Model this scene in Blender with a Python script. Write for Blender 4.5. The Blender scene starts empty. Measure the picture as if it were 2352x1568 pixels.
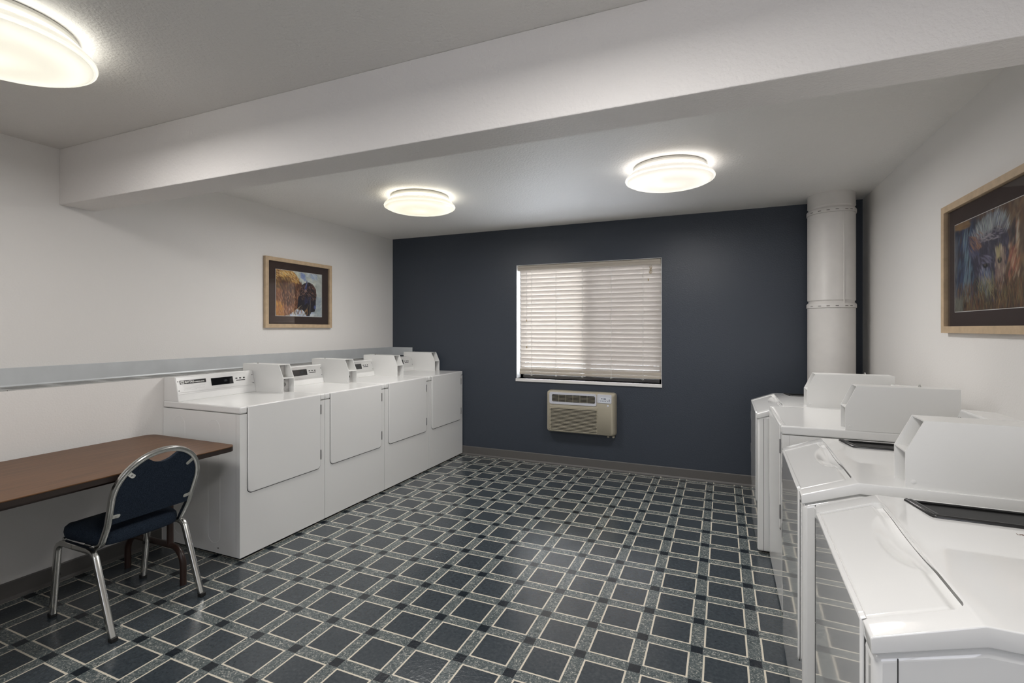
import bpy, bmesh, math, random
import numpy as np
from mathutils import Vector, Matrix
sc = bpy.context.scene
COL = sc.collection
PI = math.pi

# ------------------------------------------------------------------ measures of the room (metres)
XL, XR, YB, YF, H = -3.673, 1.078, 4.935, -1.9, 2.5     # left wall, right wall, back wall, rear wall, ceiling
XK, ZK = -3.4335, 1.093                                    # low wall that juts out under the left wall
BEAM_Y0, BEAM_Y1, BEAM_Z = 1.665, 1.85, 2.165
WX0, WX1, WZ0, WZ1 = -2.05, -0.535, 0.885, 2.105         # window opening

# ------------------------------------------------------------------ materials
def nt(name):
    m = bpy.data.materials.new(name); m.use_nodes = True
    t = m.node_tree
    return m, t, t.nodes['Principled BSDF']
def N(t, kind, **kw):
    n = t.nodes.new(kind)
    for k, v in kw.items(): setattr(n, k, v)
    return n
def mat(name, col, rough=0.5, metal=0.0, spec=0.5, coat=0.0, bump=None, mottle=None, emit=None):
    m, t, p = nt(name)
    p.inputs['Base Color'].default_value = (*col, 1)
    p.inputs['Roughness'].default_value = rough
    p.inputs['Metallic'].default_value = metal
    p.inputs['Specular IOR Level'].default_value = spec
    p.inputs['Coat Weight'].default_value = coat
    p.inputs['Coat Roughness'].default_value = 0.06
    if bump or mottle:
        geo = N(t, 'ShaderNodeNewGeometry')
    if bump:
        sc_, st, dist = bump
        no = N(t, 'ShaderNodeTexNoise'); no.inputs['Scale'].default_value = sc_; no.inputs['Detail'].default_value = 3
        t.links.new(geo.outputs['Position'], no.inputs['Vector'])
        b = N(t, 'ShaderNodeBump'); b.inputs['Strength'].default_value = st; b.inputs['Distance'].default_value = dist
        t.links.new(no.outputs['Fac'], b.inputs['Height']); t.links.new(b.outputs['Normal'], p.inputs['Normal'])
    if mottle:
        sc_, amt = mottle
        no = N(t, 'ShaderNodeTexNoise'); no.inputs['Scale'].default_value = sc_; no.inputs['Detail'].default_value = 4
        t.links.new(geo.outputs['Position'], no.inputs['Vector'])
        r = N(t, 'ShaderNodeMapRange'); r.inputs['From Min'].default_value = .3; r.inputs['From Max'].default_value = .7
        r.inputs['To Min'].default_value = 1 - amt; r.inputs['To Max'].default_value = 1 + amt
        t.links.new(no.outputs['Fac'], r.inputs['Value'])
        v = N(t, 'ShaderNodeVectorMath', operation='SCALE'); v.inputs[0].default_value = col
        t.links.new(r.outputs['Result'], v.inputs['Scale']); t.links.new(v.outputs['Vector'], p.inputs['Base Color'])
    if emit:
        p.inputs['Emission Color'].default_value = (*emit[0], 1); p.inputs['Emission Strength'].default_value = emit[1]
    return m

M = {}
M['wall'] = mat('white wall paint', (.76, .745, .725), .55, spec=.35, bump=(110, .13, .006))
M['ceil'] = mat('white ceiling paint', (.79, .775, .75), .55, spec=.30, bump=(85, .5, .008))
M['beam'] = mat('white beam paint', (.78, .755, .735), .5, spec=.35, bump=(85, .45, .008))
M['navy'] = mat('dark slate blue wall paint', (.040, .049, .065), .42, spec=.4, bump=(95, .22, .006))
M['basegrey'] = mat('grey vinyl skirting', (.105, .10, .095), .5)
M['galv'] = mat('grey metal flashing', (.56, .585, .60), .42, metal=.25, mottle=(6, .05))
M['grille'] = mat('grey vent grille metal', (.42, .42, .41), .4, metal=.5)
M['cavity'] = mat('dark duct interior', (.05, .05, .048), .8)
M['enamel'] = mat('white appliance enamel', (.80, .80, .79), .22, spec=.5, coat=.25)
M['gloss'] = mat('glossy white washer enamel', (.80, .80, .79), .035, spec=.5, coat=.5)
M['boxpaint'] = mat('satin white coin box paint', (.78, .78, .765), .35, spec=.45)
M['boxin'] = mat('bare inner sheet', (.52, .51, .50), .4, metal=.4)
M['gap'] = mat('gap shade and dark details', (.05, .05, .05), .7)  # also paints the shade in the gaps around the doors
M['steel'] = mat('brushed steel panel', (.86, .86, .85), .34, metal=.85)
M['chrome'] = mat('chrome', (.60, .60, .58), .22, metal=1)
M['black'] = mat('black plastic', (.012, .012, .012), .35)
M['lens'] = mat('black display lens', (.006, .006, .007), .06, coat=.5)
M['digit'] = mat('dim display digits', (.035, .045, .05), .4)
M['print_w'] = mat('white lettering', (.8, .8, .78), .5)
M['print_g'] = mat('pale grey lettering', (.50, .50, .50), .5)
M['print_br'] = mat('brown lettering', (.16, .07, .04), .5)
M['tray'] = mat('black dispenser tray', (.016, .016, .016), .28, spec=.5)
M['hinge'] = mat('grey metal hinge', (.28, .28, .28), .35, metal=.7)
M['duct'] = mat('white painted duct', (.66, .64, .615), .42, spec=.4, mottle=(14, .025))
M['mark'] = mat('dark marks in duct crimp', (.10, .09, .08), .7)  # short dark dashes along the duct joints
M['acbody'] = mat('beige air conditioner plastic', (.40, .365, .285), .45)
M['acsilver'] = mat('silver grey plastic', (.56, .57, .62), .35)
M['acpanel'] = mat('pale blue grey keypad', (.62, .65, .70), .4)
M['acblue'] = mat('dark blue keys', (.06, .07, .13), .5)
M['acdark'] = mat('painted louvre shade', (.012, .011, .010), .8)  # near-black, stands in for shade behind the louvres and ribs
M['blind'] = None
M['cord'] = mat('white blind cord', (.62, .61, .58), .7)
M['tassel'] = mat('brass coloured tassel', (.36, .27, .13), .5)
M['sill'] = mat('white painted sill', (.72, .71, .69), .4)
M['aluminium'] = mat('dark bronze window frame', (.10, .095, .09), .4, metal=.3)
M['oak'] = mat('pale oak frame', (.50, .375, .245), .5, mottle=(22, .12))
M['mount'] = mat('dark brown mat board', (.040, .022, .016), .8)
M['edge'] = mat('dark brown table edge', (.020, .012, .009), .5)
M['brownsteel'] = mat('brown enamelled steel', (.030, .014, .010), .32, spec=.5)
M['rubber'] = mat('black rubber', (.01, .01, .01), .6)
M['lampbase'] = mat('white lamp pan', (.55, .54, .50), .5)

# wood laminate table top: stretched noise along the length
m, t, p = nt('walnut laminate'); M['laminate'] = m
geo = N(t, 'ShaderNodeNewGeometry'); mp = N(t, 'ShaderNodeMapping'); mp.inputs['Scale'].default_value = (26, 1.6, 26)
no = N(t, 'ShaderNodeTexNoise'); no.inputs['Scale'].default_value = 2.2; no.inputs['Detail'].default_value = 6; no.inputs['Distortion'].default_value = .5
t.links.new(geo.outputs['Position'], mp.inputs['Vector']); t.links.new(mp.outputs['Vector'], no.inputs['Vector'])
cr = N(t, 'ShaderNodeValToRGB'); cr.color_ramp.elements[0].position = .3; cr.color_ramp.elements[1].position = .72
cr.color_ramp.elements[0].color = (.088, .042, .019, 1); cr.color_ramp.elements[1].color = (.145, .072, .033, 1)
t.links.new(no.outputs['Fac'], cr.inputs['Fac']); t.links.new(cr.outputs['Color'], p.inputs['Base Color'])
p.inputs['Roughness'].default_value = .42; p.inputs['Specular IOR Level'].default_value = .28

# blue woven upholstery
m, t, p = nt('blue woven upholstery'); M['fabric'] = m
geo = N(t, 'ShaderNodeNewGeometry')
no = N(t, 'ShaderNodeTexNoise'); no.inputs['Scale'].default_value = 260; no.inputs['Detail'].default_value = 2
t.links.new(geo.outputs['Position'], no.inputs['Vector'])
cr = N(t, 'ShaderNodeValToRGB'); cr.color_ramp.elements[0].position = .3; cr.color_ramp.elements[1].position = .7
cr.color_ramp.elements[0].color = (.008, .013, .023, 1); cr.color_ramp.elements[1].color = (.026, .039, .060, 1)
t.links.new(no.outputs['Fac'], cr.inputs['Fac']); t.links.new(cr.outputs['Color'], p.inputs['Base Color'])
b = N(t, 'ShaderNodeBump'); b.inputs['Strength'].default_value = .4; b.inputs['Distance'].default_value = .002
t.links.new(no.outputs['Fac'], b.inputs['Height']); t.links.new(b.outputs['Normal'], p.inputs['Normal'])
p.inputs['Roughness'].default_value = .9; p.inputs['Specular IOR Level'].default_value = .2

# translucent blind slats
m, t, p = nt('translucent white slats'); M['blind'] = m
p.inputs['Base Color'].default_value = (.50, .465, .425, 1); p.inputs['Roughness'].default_value = .5
tr = N(t, 'ShaderNodeBsdfTranslucent'); tr.inputs['Color'].default_value = (.62, .58, .54, 1)
mx = N(t, 'ShaderNodeMixShader'); mx.inputs['Fac'].default_value = .31
t.links.new(p.outputs['BSDF'], mx.inputs[1]); t.links.new(tr.outputs['BSDF'], mx.inputs[2])
t.links.new(mx.outputs['Shader'], t.nodes['Material Output'].inputs['Surface'])
M['blindrail'] = mat('cream blind rail', (.43, .385, .325), .5)

def glassmat(name, tint, refl=.5):
    m, t, p = nt(name)
    tb = N(t, 'ShaderNodeBsdfTransparent'); tb.inputs['Color'].default_value = (*tint, 1)
    gb = N(t, 'ShaderNodeBsdfGlossy'); gb.inputs['Roughness'].default_value = .02
    fr = N(t, 'ShaderNodeFresnel'); fr.inputs['IOR'].default_value = 1.45
    mu = N(t, 'ShaderNodeMath', operation='MULTIPLY'); mu.inputs[1].default_value = refl
    mx = N(t, 'ShaderNodeMixShader')
    t.links.new(fr.outputs['Fac'], mu.inputs[0]); t.links.new(mu.outputs[0], mx.inputs['Fac'])
    t.links.new(tb.outputs['BSDF'], mx.inputs[1]); t.links.new(gb.outputs['BSDF'], mx.inputs[2])
    t.links.new(mx.outputs['Shader'], t.nodes['Material Output'].inputs['Surface'])
    return m
M['glass'] = glassmat('window glass', (.96, .98, 1.0), .8)
M['fillglass'] = glassmat('fill window glass', (.375, .375, .385), .8)  # for the added rear window; tint tunes its fill light
M['screen'] = glassmat('insect screen mesh', (.74, .74, .75), .0)
M['picglass'] = glassmat('picture glass', (.985, .985, .985), .22)

def lampmat(name, col, s):
    m, t, p = nt(name)
    p.inputs['Base Color'].default_value = (.75, .74, .70, 1); p.inputs['Roughness'].default_value = .25
    p.inputs['Emission Color'].default_value = (*col, 1); p.inputs['Emission Strength'].default_value = s
    return m

# sheet vinyl floor: slate squares with cream outline, marbled bands, dark squares where bands cross
FPX, FPY, FOX, FOY = .23460, .22985, -1.2765, 1.8715
m, t, p = nt('checked sheet vinyl'); M['floor'] = m
geo = N(t, 'ShaderNodeNewGeometry'); sx = N(t, 'ShaderNodeSeparateXYZ'); t.links.new(geo.outputs['Position'], sx.inputs[0])
def mth(op, a, b=None, c=None):
    n = N(t, 'ShaderNodeMath', operation=op)
    for i, v in enumerate((a, b, c)):
        if v is None: continue
        if isinstance(v, (int, float)): n.inputs[i].default_value = v
        else: t.links.new(v, n.inputs[i])
    return n.outputs[0]
def band_dist(sock, org, pitch):
    a = mth('DIVIDE', mth('SUBTRACT', sock, org), pitch)
    a = mth('FRACT', mth('ADD', a, 0.5))
    return mth('MULTIPLY', mth('ABSOLUTE', mth('SUBTRACT', a, 0.5)), pitch)
dx = band_dist(sx.outputs['X'], FOX, FPX); dy = band_dist(sx.outputs['Y'], FOY, FPY)
mn = mth('MINIMUM', dx, dy); mxx = mth('MAXIMUM', dx, dy)
HB, CW = .0275, .0076
is_tile = mth('GREATER_THAN', mn, HB + CW); is_out = mth('GREATER_THAN', mn, HB)
is_cross = mth('LESS_THAN', mxx, HB - .003)
def noise(scale, detail, dist=0.0, mapping=None, rough=.5):
    n = N(t, 'ShaderNodeTexNoise'); n.inputs['Scale'].default_value = scale; n.inputs['Detail'].default_value = detail
    n.inputs['Distortion'].default_value = dist; n.inputs['Roughness'].default_value = rough
    t.links.new(geo.outputs['Position'], n.inputs['Vector']); return n.outputs['Fac']
def ramp(fac, stops):
    c = N(t, 'ShaderNodeValToRGB'); el = c.color_ramp.elements
    while len(el) < len(stops): el.new(.5)
    for e, (pos, colr) in zip(el, stops): e.position = pos; e.color = (*colr, 1)
    t.links.new(fac, c.inputs['Fac']); return c.outputs['Color']
def mixc(fac, a, b):
    n = N(t, 'ShaderNodeMix', data_type='RGBA')
    t.links.new(fac, n.inputs['Factor'])
    for v, s in ((a, 'A'), (b, 'B')):
        s = [i for i in n.inputs if i.name == s and i.type == 'RGBA'][0]
        if isinstance(v, tuple): s.default_value = (*v, 1)
        else: t.links.new(v, s)
    return [o for o in n.outputs if o.type == 'RGBA'][0]
n_slate = noise(60, 5, .3, rough=.65); n_big = noise(5, 2)
slate = ramp(n_slate, [(.30, (.030, .039, .047)), (.55, (.046, .057, .066)), (.75, (.070, .082, .092))])
n_mar = noise(40, 5, 3.2, rough=.62)
marble = ramp(n_mar, [(.30, (.035, .046, .048)), (.50, (.10, .122, .125)), (.58, (.19, .205, .20)), (.66, (.50, .49, .43)), (.78, (.56, .54, .47))])
cream = (.70, .645, .535)
c1 = mixc(is_out, marble, cream); c2 = mixc(is_tile, c1, slate); c3 = mixc(is_cross, c2, (.010, .015, .021))
t.links.new(c3, p.inputs['Base Color'])
p.inputs['Roughness'].default_value = .21; p.inputs['Specular IOR Level'].default_value = .8
hb = N(t, 'ShaderNodeBump'); hb.inputs['Strength'].default_value = .22; hb.inputs['Distance'].default_value = .004
n_b = noise(75, 4, .6); t.links.new(n_b, hb.inputs['Height']); t.links.new(hb.outputs['Normal'], p.inputs['Normal'])

# ------------------------------------------------------------------ mesh builder
class MB:
    def __init__(s): s.v = []; s.f = []
    def add(s, vs, fs):
        o = len(s.v); s.v += [tuple(x) for x in vs]; s.f += [tuple(i + o for i in f) for f in fs]; return s
    def box(s, x0, x1, y0, y1, z0, z1):
        vs = [(x, y, z) for x in (x0, x1) for y in (y0, y1) for z in (z0, z1)]
        return s.add(vs, [(0, 1, 3, 2), (4, 6, 7, 5), (0, 4, 5, 1), (2, 3, 7, 6), (0, 2, 6, 4), (1, 5, 7, 3)])
    def prism(s, poly, axis, a, b):
        # poly: list of 2D points, extruded from a to b along axis ('x': (y,z); 'y': (x,z); 'z': (x,y))
        def P(q, h):
            return {'x': (h, q[0], q[1]), 'y': (q[0], h, q[1]), 'z': (q[0], q[1], h)}[axis]
        n = len(poly)
        vs = [P(q, a) for q in poly] + [P(q, b) for q in poly]
        fs = [tuple(range(n)), tuple(reversed(range(n, 2 * n)))] + [(i, i + n, (i + 1) % n + n, (i + 1) % n) for i in range(n)]
        return s.add(vs, fs)
    def tube(s, pts, r, seg=10, sq=None, up=(0, 0, 1), caps=True):
        # r: radius; sq=(w,h): rounded rectangular section, w across 'side', h along 'up'
        pts = [Vector(q) for q in pts]; n = len(pts); rings = []
        if sq:
            w, h = sq[0] / 2, sq[1] / 2; c = min(w, h) * .35
            prof = []
            for cx, cy, a0 in ((w - c, h - c, 0), (-w + c, h - c, 90), (-w + c, -h + c, 180), (w - c, -h + c, 270)):
                for k in range(3):
                    a = math.radians(a0 + 45 * k); prof.append((cx + c * math.cos(a), cy + c * math.sin(a)))
        else:
            prof = [(r * math.cos(2 * PI * k / seg), r * math.sin(2 * PI * k / seg)) for k in range(seg)]
        k = len(prof); prev = Vector(up)
        for i in range(n):
            d = (pts[min(i + 1, n - 1)] - pts[max(i - 1, 0)]).normalized()
            u = prev - d * prev.dot(d)
            if u.length < 1e-4: u = Vector((1, 0, 0)) - d * d.x
            u.normalize(); prev = u; sd = d.cross(u)
            rings.append([pts[i] + sd * a + u * b_ for a, b_ in prof])
        vs = [q for rg in rings for q in rg]; fs = []
        for i in range(n - 1):
            for j in range(k):
                fs.append((i * k + j, i * k + (j + 1) % k, (i + 1) * k + (j + 1) % k, (i + 1) * k + j))
        if caps: fs += [tuple(reversed(range(k))), tuple(range((n - 1) * k, n * k))]
        return s.add(vs, fs)
    def lathe(s, prof, c, axis='z', seg=48, cap=True):
        vs = []; fs = []; n = len(prof)
        for (r, h) in prof:
            for k in range(seg):
                a = 2 * PI * k / seg; q = (r * math.cos(a), r * math.sin(a), h)
                if axis == 'x': q = (q[2], q[0], q[1])
                if axis == 'y': q = (q[0], q[2], q[1])
                vs.append((c[0] + q[0], c[1] + q[1], c[2] + q[2]))
        for i in range(n - 1):
            for k in range(seg):
                fs.append((i * seg + k, i * seg + (k + 1) % seg, (i + 1) * seg + (k + 1) % seg, (i + 1) * seg + k))
        if cap: fs += [tuple(reversed(range(seg))), tuple(range((n - 1) * seg, n * seg))]
        return s.add(vs, fs)
    def cyl(s, c, r, h, axis='z', seg=20): return s.lathe([(r, 0), (r, h)], c, axis, seg)
    def grid(s, fn, nu, nv):
        vs = [fn(i / nu, j / nv) for i in range(nu + 1) for j in range(nv + 1)]
        return s.add(vs, [(i * (nv + 1) + j, (i + 1) * (nv + 1) + j, (i + 1) * (nv + 1) + j + 1, i * (nv + 1) + j + 1) for i in range(nu) for j in range(nv)])
    def build(s, name, m, parent=None, bevel=0, seg=2, smooth=35, xf=None, solid=0):
        me = bpy.data.meshes.new(name)
        vs = s.v if xf is None else [tuple(xf @ Vector(q)) for q in s.v]
        me.from_pydata(vs, [], s.f)
        bm = bmesh.new(); bm.from_mesh(me); bmesh.ops.recalc_face_normals(bm, faces=bm.faces); bm.to_mesh(me); bm.free()
        me.materials.append(m)
        if smooth:
            me.shade_smooth(); me.set_sharp_from_angle(angle=math.radians(smooth))
        o = bpy.data.objects.new(name, me); COL.objects.link(o)
        if parent: o.parent = parent
        if solid:
            md = o.modifiers.new('solid', 'SOLIDIFY'); md.thickness = solid; md.offset = -1
        if bevel:
            md = o.modifiers.new('bevel', 'BEVEL'); md.width = bevel; md.segments = seg; md.limit_method = 'ANGLE'
            md.angle_limit = math.radians(40); md.harden_normals = False
        return o
def bake(o):
    "replace an object's mesh by its modified result"
    dg = bpy.context.evaluated_depsgraph_get()
    me = bpy.data.meshes.new_from_object(o.evaluated_get(dg)); o.modifiers.clear(); o.data = me; return o
def cut(o, cutters):
    for c in cutters:
        md = o.modifiers.new('cut', 'BOOLEAN'); md.operation = 'DIFFERENCE'; md.object = c; md.solver = 'EXACT'
    bake(o)
    for c in cutters: bpy.data.objects.remove(c, do_unlink=True)
    o.data.shade_smooth(); o.data.set_sharp_from_angle(angle=math.radians(32))
    return o
def rrect(x0, x1, y0, y1, r, n=5, which=(1, 1, 1, 1)):
    "rounded rectangle; which = corners (x0y0, x1y0, x1y1, x0y1)"
    out = []
    for (cx, cy, a0, on, px, py) in ((x0 + r, y0 + r, 180, which[0], x0, y0), (x1 - r, y0 + r, 270, which[1], x1, y0),
                                     (x1 - r, y1 - r, 0, which[2], x1, y1), (x0 + r, y1 - r, 90, which[3], x0, y1)):
        if not on: out.append((px, py)); continue
        for k in range(n + 1):
            a = math.radians(a0 + 90 * k / n); out.append((cx + r * math.cos(a), cy + r * math.sin(a)))
    return out
def tag(o, label=None, cat=None, group=None, kind=None):
    for k, v in (('label', label), ('category', cat), ('group', group), ('kind', kind)):
        if v: o[k] = v
    return o
def thing(name, label, cat, loc=(0, 0, 0), rz=0.0, group=None):
    e = bpy.data.objects.new(name, None); e.empty_display_size = .1; COL.objects.link(e)
    e.location = loc; e.rotation_euler = (0, 0, rz)
    return tag(e, label, cat, group)
def dup(o, parent=None):
    c = o.copy(); COL.objects.link(c)
    if parent: c.parent = parent
    for ch in list(o.children): dup(ch, c)
    return c
def text(name, body, size, m, parent, mw, bold=0.0, shear=0.0, sx=1.0, extr=.0004):
    cu = bpy.data.curves.new(name, 'FONT'); cu.body = body; cu.size = size; cu.extrude = extr; cu.offset = bold; cu.shear = shear
    cu.align_x = 'LEFT'; cu.align_y = 'CENTER'
    tmp = bpy.data.objects.new('tmp', cu); COL.objects.link(tmp)
    dg = bpy.context.evaluated_depsgraph_get(); me = bpy.data.meshes.new_from_object(tmp.evaluated_get(dg))
    bpy.data.objects.remove(tmp, do_unlink=True)
    me.transform(mw @ Matrix.Diagonal((sx, 1, 1, 1))); me.materials.clear(); me.materials.append(m)
    o = bpy.data.objects.new(name, me); COL.objects.link(o); o.parent = parent
    return o
def frame_mat(origin, ex, ey):
    "matrix with local x -> ex, y -> ey, z -> normal"
    ex = Vector(ex).normalized(); ey = Vector(ey).normalized(); ez = ex.cross(ey)
    return Matrix(((ex.x, ey.x, ez.x, origin[0]), (ex.y, ey.y, ez.y, origin[1]), (ex.z, ey.z, ez.z, origin[2]), (0, 0, 0, 1)))
def struct(o): return tag(o, kind='structure')

LY0, LP, LW = 2.118, .7015, .697
# ------------------------------------------------------------------ room shell
TH = .12
struct(MB().box(XL - TH, XR + TH, YF - TH, YB + .25, -.12, 0).build('floor', M['floor'], smooth=0))
struct(MB().box(XL - TH, XR + TH, YF - TH, YB + .25, H, H + .12).build('ceiling', M['ceil'], smooth=0))
# left wall with the low wall and its ledge in one mesh; the duct cavity under the grilles is recessed
lw = MB()
lw.prism([(XL - TH, 0), (XK, 0), (XK, ZK), (XK - .028, ZK), (XK - .028, ZK - .06), (XL + .028, ZK - .06), (XL + .028, ZK), (XL, ZK), (XL, H), (XL - TH, H)], 'y', YF - TH, YB)
struct(lw.build('wall_left', M['wall'], smooth=0))
struct(MB().box(XR, XR + TH, YF - TH, YB, 0, H).build('wall_right', M['wall'], smooth=0))
RWX, RWZ = -.1, 1.55                                    # unseen window, added behind the camera for fill daylight
wr = MB(); a0, a1, b0, b1 = RWX - .95, RWX + .95, RWZ - .65, RWZ + .65
wr.box(XL - TH, a0, YF - TH, YF, 0, H).box(a1, XR + TH, YF - TH, YF, 0, H).box(a0, a1, YF - TH, YF, 0, b0).box(a0, a1, YF - TH, YF, b1, H)
struct(wr.build('wall_rear', M['wall'], smooth=0))
w2 = thing('added_fill_window', None, None, (RWX, YF, b0)); tag(w2, kind='structure')  # made-up window that lifts the ceiling and beam with soft daylight
fr = MB().box(-.95, -.91, -.09, -.04, 0, 1.3).box(.91, .95, -.09, -.04, 0, 1.3).box(-.91, .91, -.09, -.04, 0, .04).box(-.91, .91, -.09, -.04, 1.26, 1.3).box(-.02, .02, -.09, -.04, .04, 1.26)
fr.build('window_frame', M['sill'], w2, smooth=0)
MB().box(-.91, .91, -.068, -.064, .04, 1.26).build('pane', M['fillglass'], w2, smooth=0)
wb = MB()
wb.box(XL - TH, WX0, YB, YB + .2, 0, H).box(WX1, XR + TH, YB, YB + .2, 0, H)
wb.box(WX0, WX1, YB, YB + .2, 0, WZ0).box(WX0, WX1, YB, YB + .2, WZ1, H)
struct(wb.build('wall_back', M['navy'], smooth=0))
struct(MB().box(XL, XR, BEAM_Y0, BEAM_Y1, BEAM_Z, H).build('trim_1', M['beam'], bevel=.004, smooth=0))
bz = .098
bp = lambda d: [(0, 0), (d + .008, 0), (d + .006, .008), (d, .018), (d, bz - .006), (d - .003, bz), (0, bz)]
struct(MB().prism([(YB - a, z) for a, z in bp(.006)], 'x', XK, XR).build('baseboard_back', M['basegrey'], smooth=0))
struct(MB().prism([(XK + a, z) for a, z in bp(.006)], 'y', YF, LY0 - .012).build('baseboard_left', M['basegrey'], smooth=0))
struct(MB().prism([(XR - a, z) for a, z in bp(.006)], 'y', YF, YB - .015).build('baseboard_right', M['basegrey'], smooth=0))
# grey metal flashing above the ledge, turning the corner on to the back wall
fl = MB()
fl.prism([(XL, ZK + .001), (XL + .012, ZK + .001), (XL + .006, ZK + .012), (XL + .004, 1.199), (XL, 1.201)], 'y', YF, YB - .0045)
fl.box(XL, -3.388, YB - .004, YB, ZK + .012, 1.198)
o = struct(fl.build('trim_2', M['galv'], smooth=0)); o['label'] = 'grey metal flashing strip above the ledge of the left wall'

# ------------------------------------------------------------------ window and what is behind it
win = thing('window_1', None, None, ((WX0 + WX1) / 2, YB, WZ0)); tag(win, kind='structure')
wx = (WX1 - WX0) / 2; wh = WZ1 - WZ0
f = MB(); y0, y1 = .115, .165
f.box(-wx, -wx + .035, y0, y1, 0, wh).box(wx - .035, wx, y0, y1, 0, wh).box(-wx, wx, y0, y1, 0, .035).box(-wx, wx, y0, y1, wh - .035, wh)
f.box(-.02, .02, y0 - .008, y1, .035, wh - .035)
f.build('window_frame', M['aluminium'], win, smooth=0)
MB().box(-wx + .03, -.015, .138, .142, .03, wh - .03).build('pane', M['glass'], win, smooth=0)
MB().box(.015, wx - .03, .138, .142, .03, wh - .03).build('pane', M['glass'], win, smooth=0)
MB().box(.018, wx - .03, .155, .156, .03, wh - .03).build('insect_screen', M['screen'], win, smooth=0)
MB().prism([(-.014, -.030), (-.014, -.004), (-.010, 0), (.114, 0), (.114, -.012), (.0005, -.012), (.0005, -.030)], 'x', -wx - .004, wx + .004).build('window_sill', M['sill'], win, smooth=0)
rv = MB().box(-wx, -wx + .004, .002, .114, .001, wh - .001).box(wx - .004, wx, .002, .114, .001, wh - .001).box(-wx, wx, .002, .114, wh - .004, wh)
rv.build('window_reveal', M['sill'], win, smooth=0)

# ------------------------------------------------------------------ blind
bl = thing('window_blind', 'closed cream slatted blind hanging in the window of the dark wall', 'blind', ((WX0 + WX1) / 2, YB + .05, WZ0))
bx0, bx1 = -wx + .030, wx - .010
v = MB().prism([(-.034, wh - .062), (-.042, wh - .056), (-.042, wh - .036), (-.046, wh - .030), (-.046, wh - .014), (-.040, wh - .008), (-.030, wh - .008), (-.030, wh - .062)], 'x', -wx + .012, wx - .014)
v.build('valance', M['blindrail'], bl, smooth=0)
MB().box(bx0, bx1, -.026, .026, wh - .058, wh - .012).build('head_rail', M['blindrail'], bl, smooth=0)
sl = MB(); ns = 24; ztop = wh - .078; pitch = .0452
for k in range(ns):
    zc = ztop - k * pitch; sag = .006 * (k / ns)
    a = math.radians(60); hw = .0262
    for s_ in (0,):
        pts = []
        for q in (-1, -.5, 0, .5, 1):
            cr_ = .0030 * (1 - q * q)
            pts.append((-q * hw * math.cos(a) - cr_ * math.sin(a), zc + q * hw * math.sin(a) - cr_ * math.cos(a)))
        th = .0028
        low = [(y + th * math.sin(a), z + th * math.cos(a)) for y, z in reversed(pts)]
        sl.prism([(y, z) for y, z in pts] + low, 'x', bx0, bx1)
sl.build('slats', M['blind'], bl, smooth=50)
zb = ztop - ns * pitch + .012
MB().prism(rrect(-.022, .016, zb - .026, zb + .004, .007, 3), 'x', bx0 - .004, bx1 + .002).build('bottom_rail', M['blindrail'], bl, smooth=40)
MB().prism(rrect(-.024, -.019, zb + .006, zb + .036, .002, 2), 'x', bx0, bx1).build('stacked_slats', M['blindrail'], bl, smooth=0)
for fx in (.092, .278, .470, .672, .883):
    xx = bx0 + (bx1 - bx0) * fx; c = MB()
    c.tube([(xx, -.0285, wh - .06), (xx, -.0285, zb - .02)], .0011, 6).tube([(xx + .006, -.0285, wh - .06), (xx + .005, -.0285, zb - .02)], .0009, 6)
    for k in range(3):
        c.tube([(xx - .004 + .004 * k, -.026, zb - .02), (xx - .010 + .010 * k, -.028, zb - .036 - .006 * (k % 2))], .0016, 6)
    c.build('ladder_cord', M['cord'], bl, smooth=0)
for xx, zs in ((bx0 + .082, (.63, .345)), (bx1 - .118, (1.02,))):
    for zt in zs:
        xo = .003 if zt < .5 else 0
        c = MB().tube([(xx + xo, -.036, wh - .06), (xx + xo, -.037, zt)], .0009, 6); co = c.build('tilt_cord', M['cord'], bl, smooth=0)
        MB().lathe([(.002, 0), (.005, -.006), (.0055, -.020), (.003, -.024)], (xx + xo, -.037, zt + .004), seg=10).build('tassel', M['tassel'], co, smooth=40)
k = MB(); rnd = random.Random(5)
for j in range(5):
    pts = []; xx = bx1 - .095
    for i in range(9):
        pts.append((xx + rnd.uniform(-.014, .014), -.038 + rnd.uniform(-.004, .002), wh - .075 - i * .009 + rnd.uniform(-.006, .006)))
    k.tube(pts, .0016, 6)
k.build('knotted_pull_cord', M['tassel'], bl, smooth=60)

# ------------------------------------------------------------------ ledge vents
GP = .2335
for g in range(5):
    gy0 = -.99 + g * GP * 5; gy1 = gy0 + GP * 5 - .004
    if gy1 > YB - .02: gy1 = YB - .02
    near = ['leftmost vent grille set in the ledge, beside the table, cut by the photo edge', 'grey slotted vent grille in the ledge above the brown table', 'grey slotted vent grille in the ledge behind the first two dryers',
            'grey slotted vent grille in the ledge behind the third dryer', 'grey slotted vent grille in the ledge at the far corner'][g]
    e = thing('vent_grille', near, 'vent', ((XL + XK) / 2, gy0, ZK), 0, 'ledge vent grilles')
    hx = (XK - XL) / 2 - .012; L = gy1 - gy0
    fr = MB().box(-hx, -hx + .024, 0, L, -.001, .004).box(hx - .024, hx, 0, L, -.001, .004)
    y = .0
    while y < L - .01:
        fr.box(-hx + .024, hx - .024, y, min(y + .028, L), -.001, .0038); fr.box(-hx + .024, hx - .024, min(y + GP - .03, L - .002), min(y + GP, L), -.001, .0038)
        y += GP
    fr.build('frame', M['grille'], e, smooth=0)
    s_ = MB()
    for i in range(9):
        xx = -hx + .035 + i * (2 * hx - .07) / 8
        s_.prism([(xx - .0055, .0005), (xx + .0015, .0036), (xx + .0055, .0030), (xx - .0015, -.006)], 'y', .004, L - .004)
    s_.build('slats', M['grille'], e, smooth=0)
    MB().box(-hx + .02, hx - .02, .0, L, -.058, -.045).build('duct_floor', M['cavity'], e, smooth=0)

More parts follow.
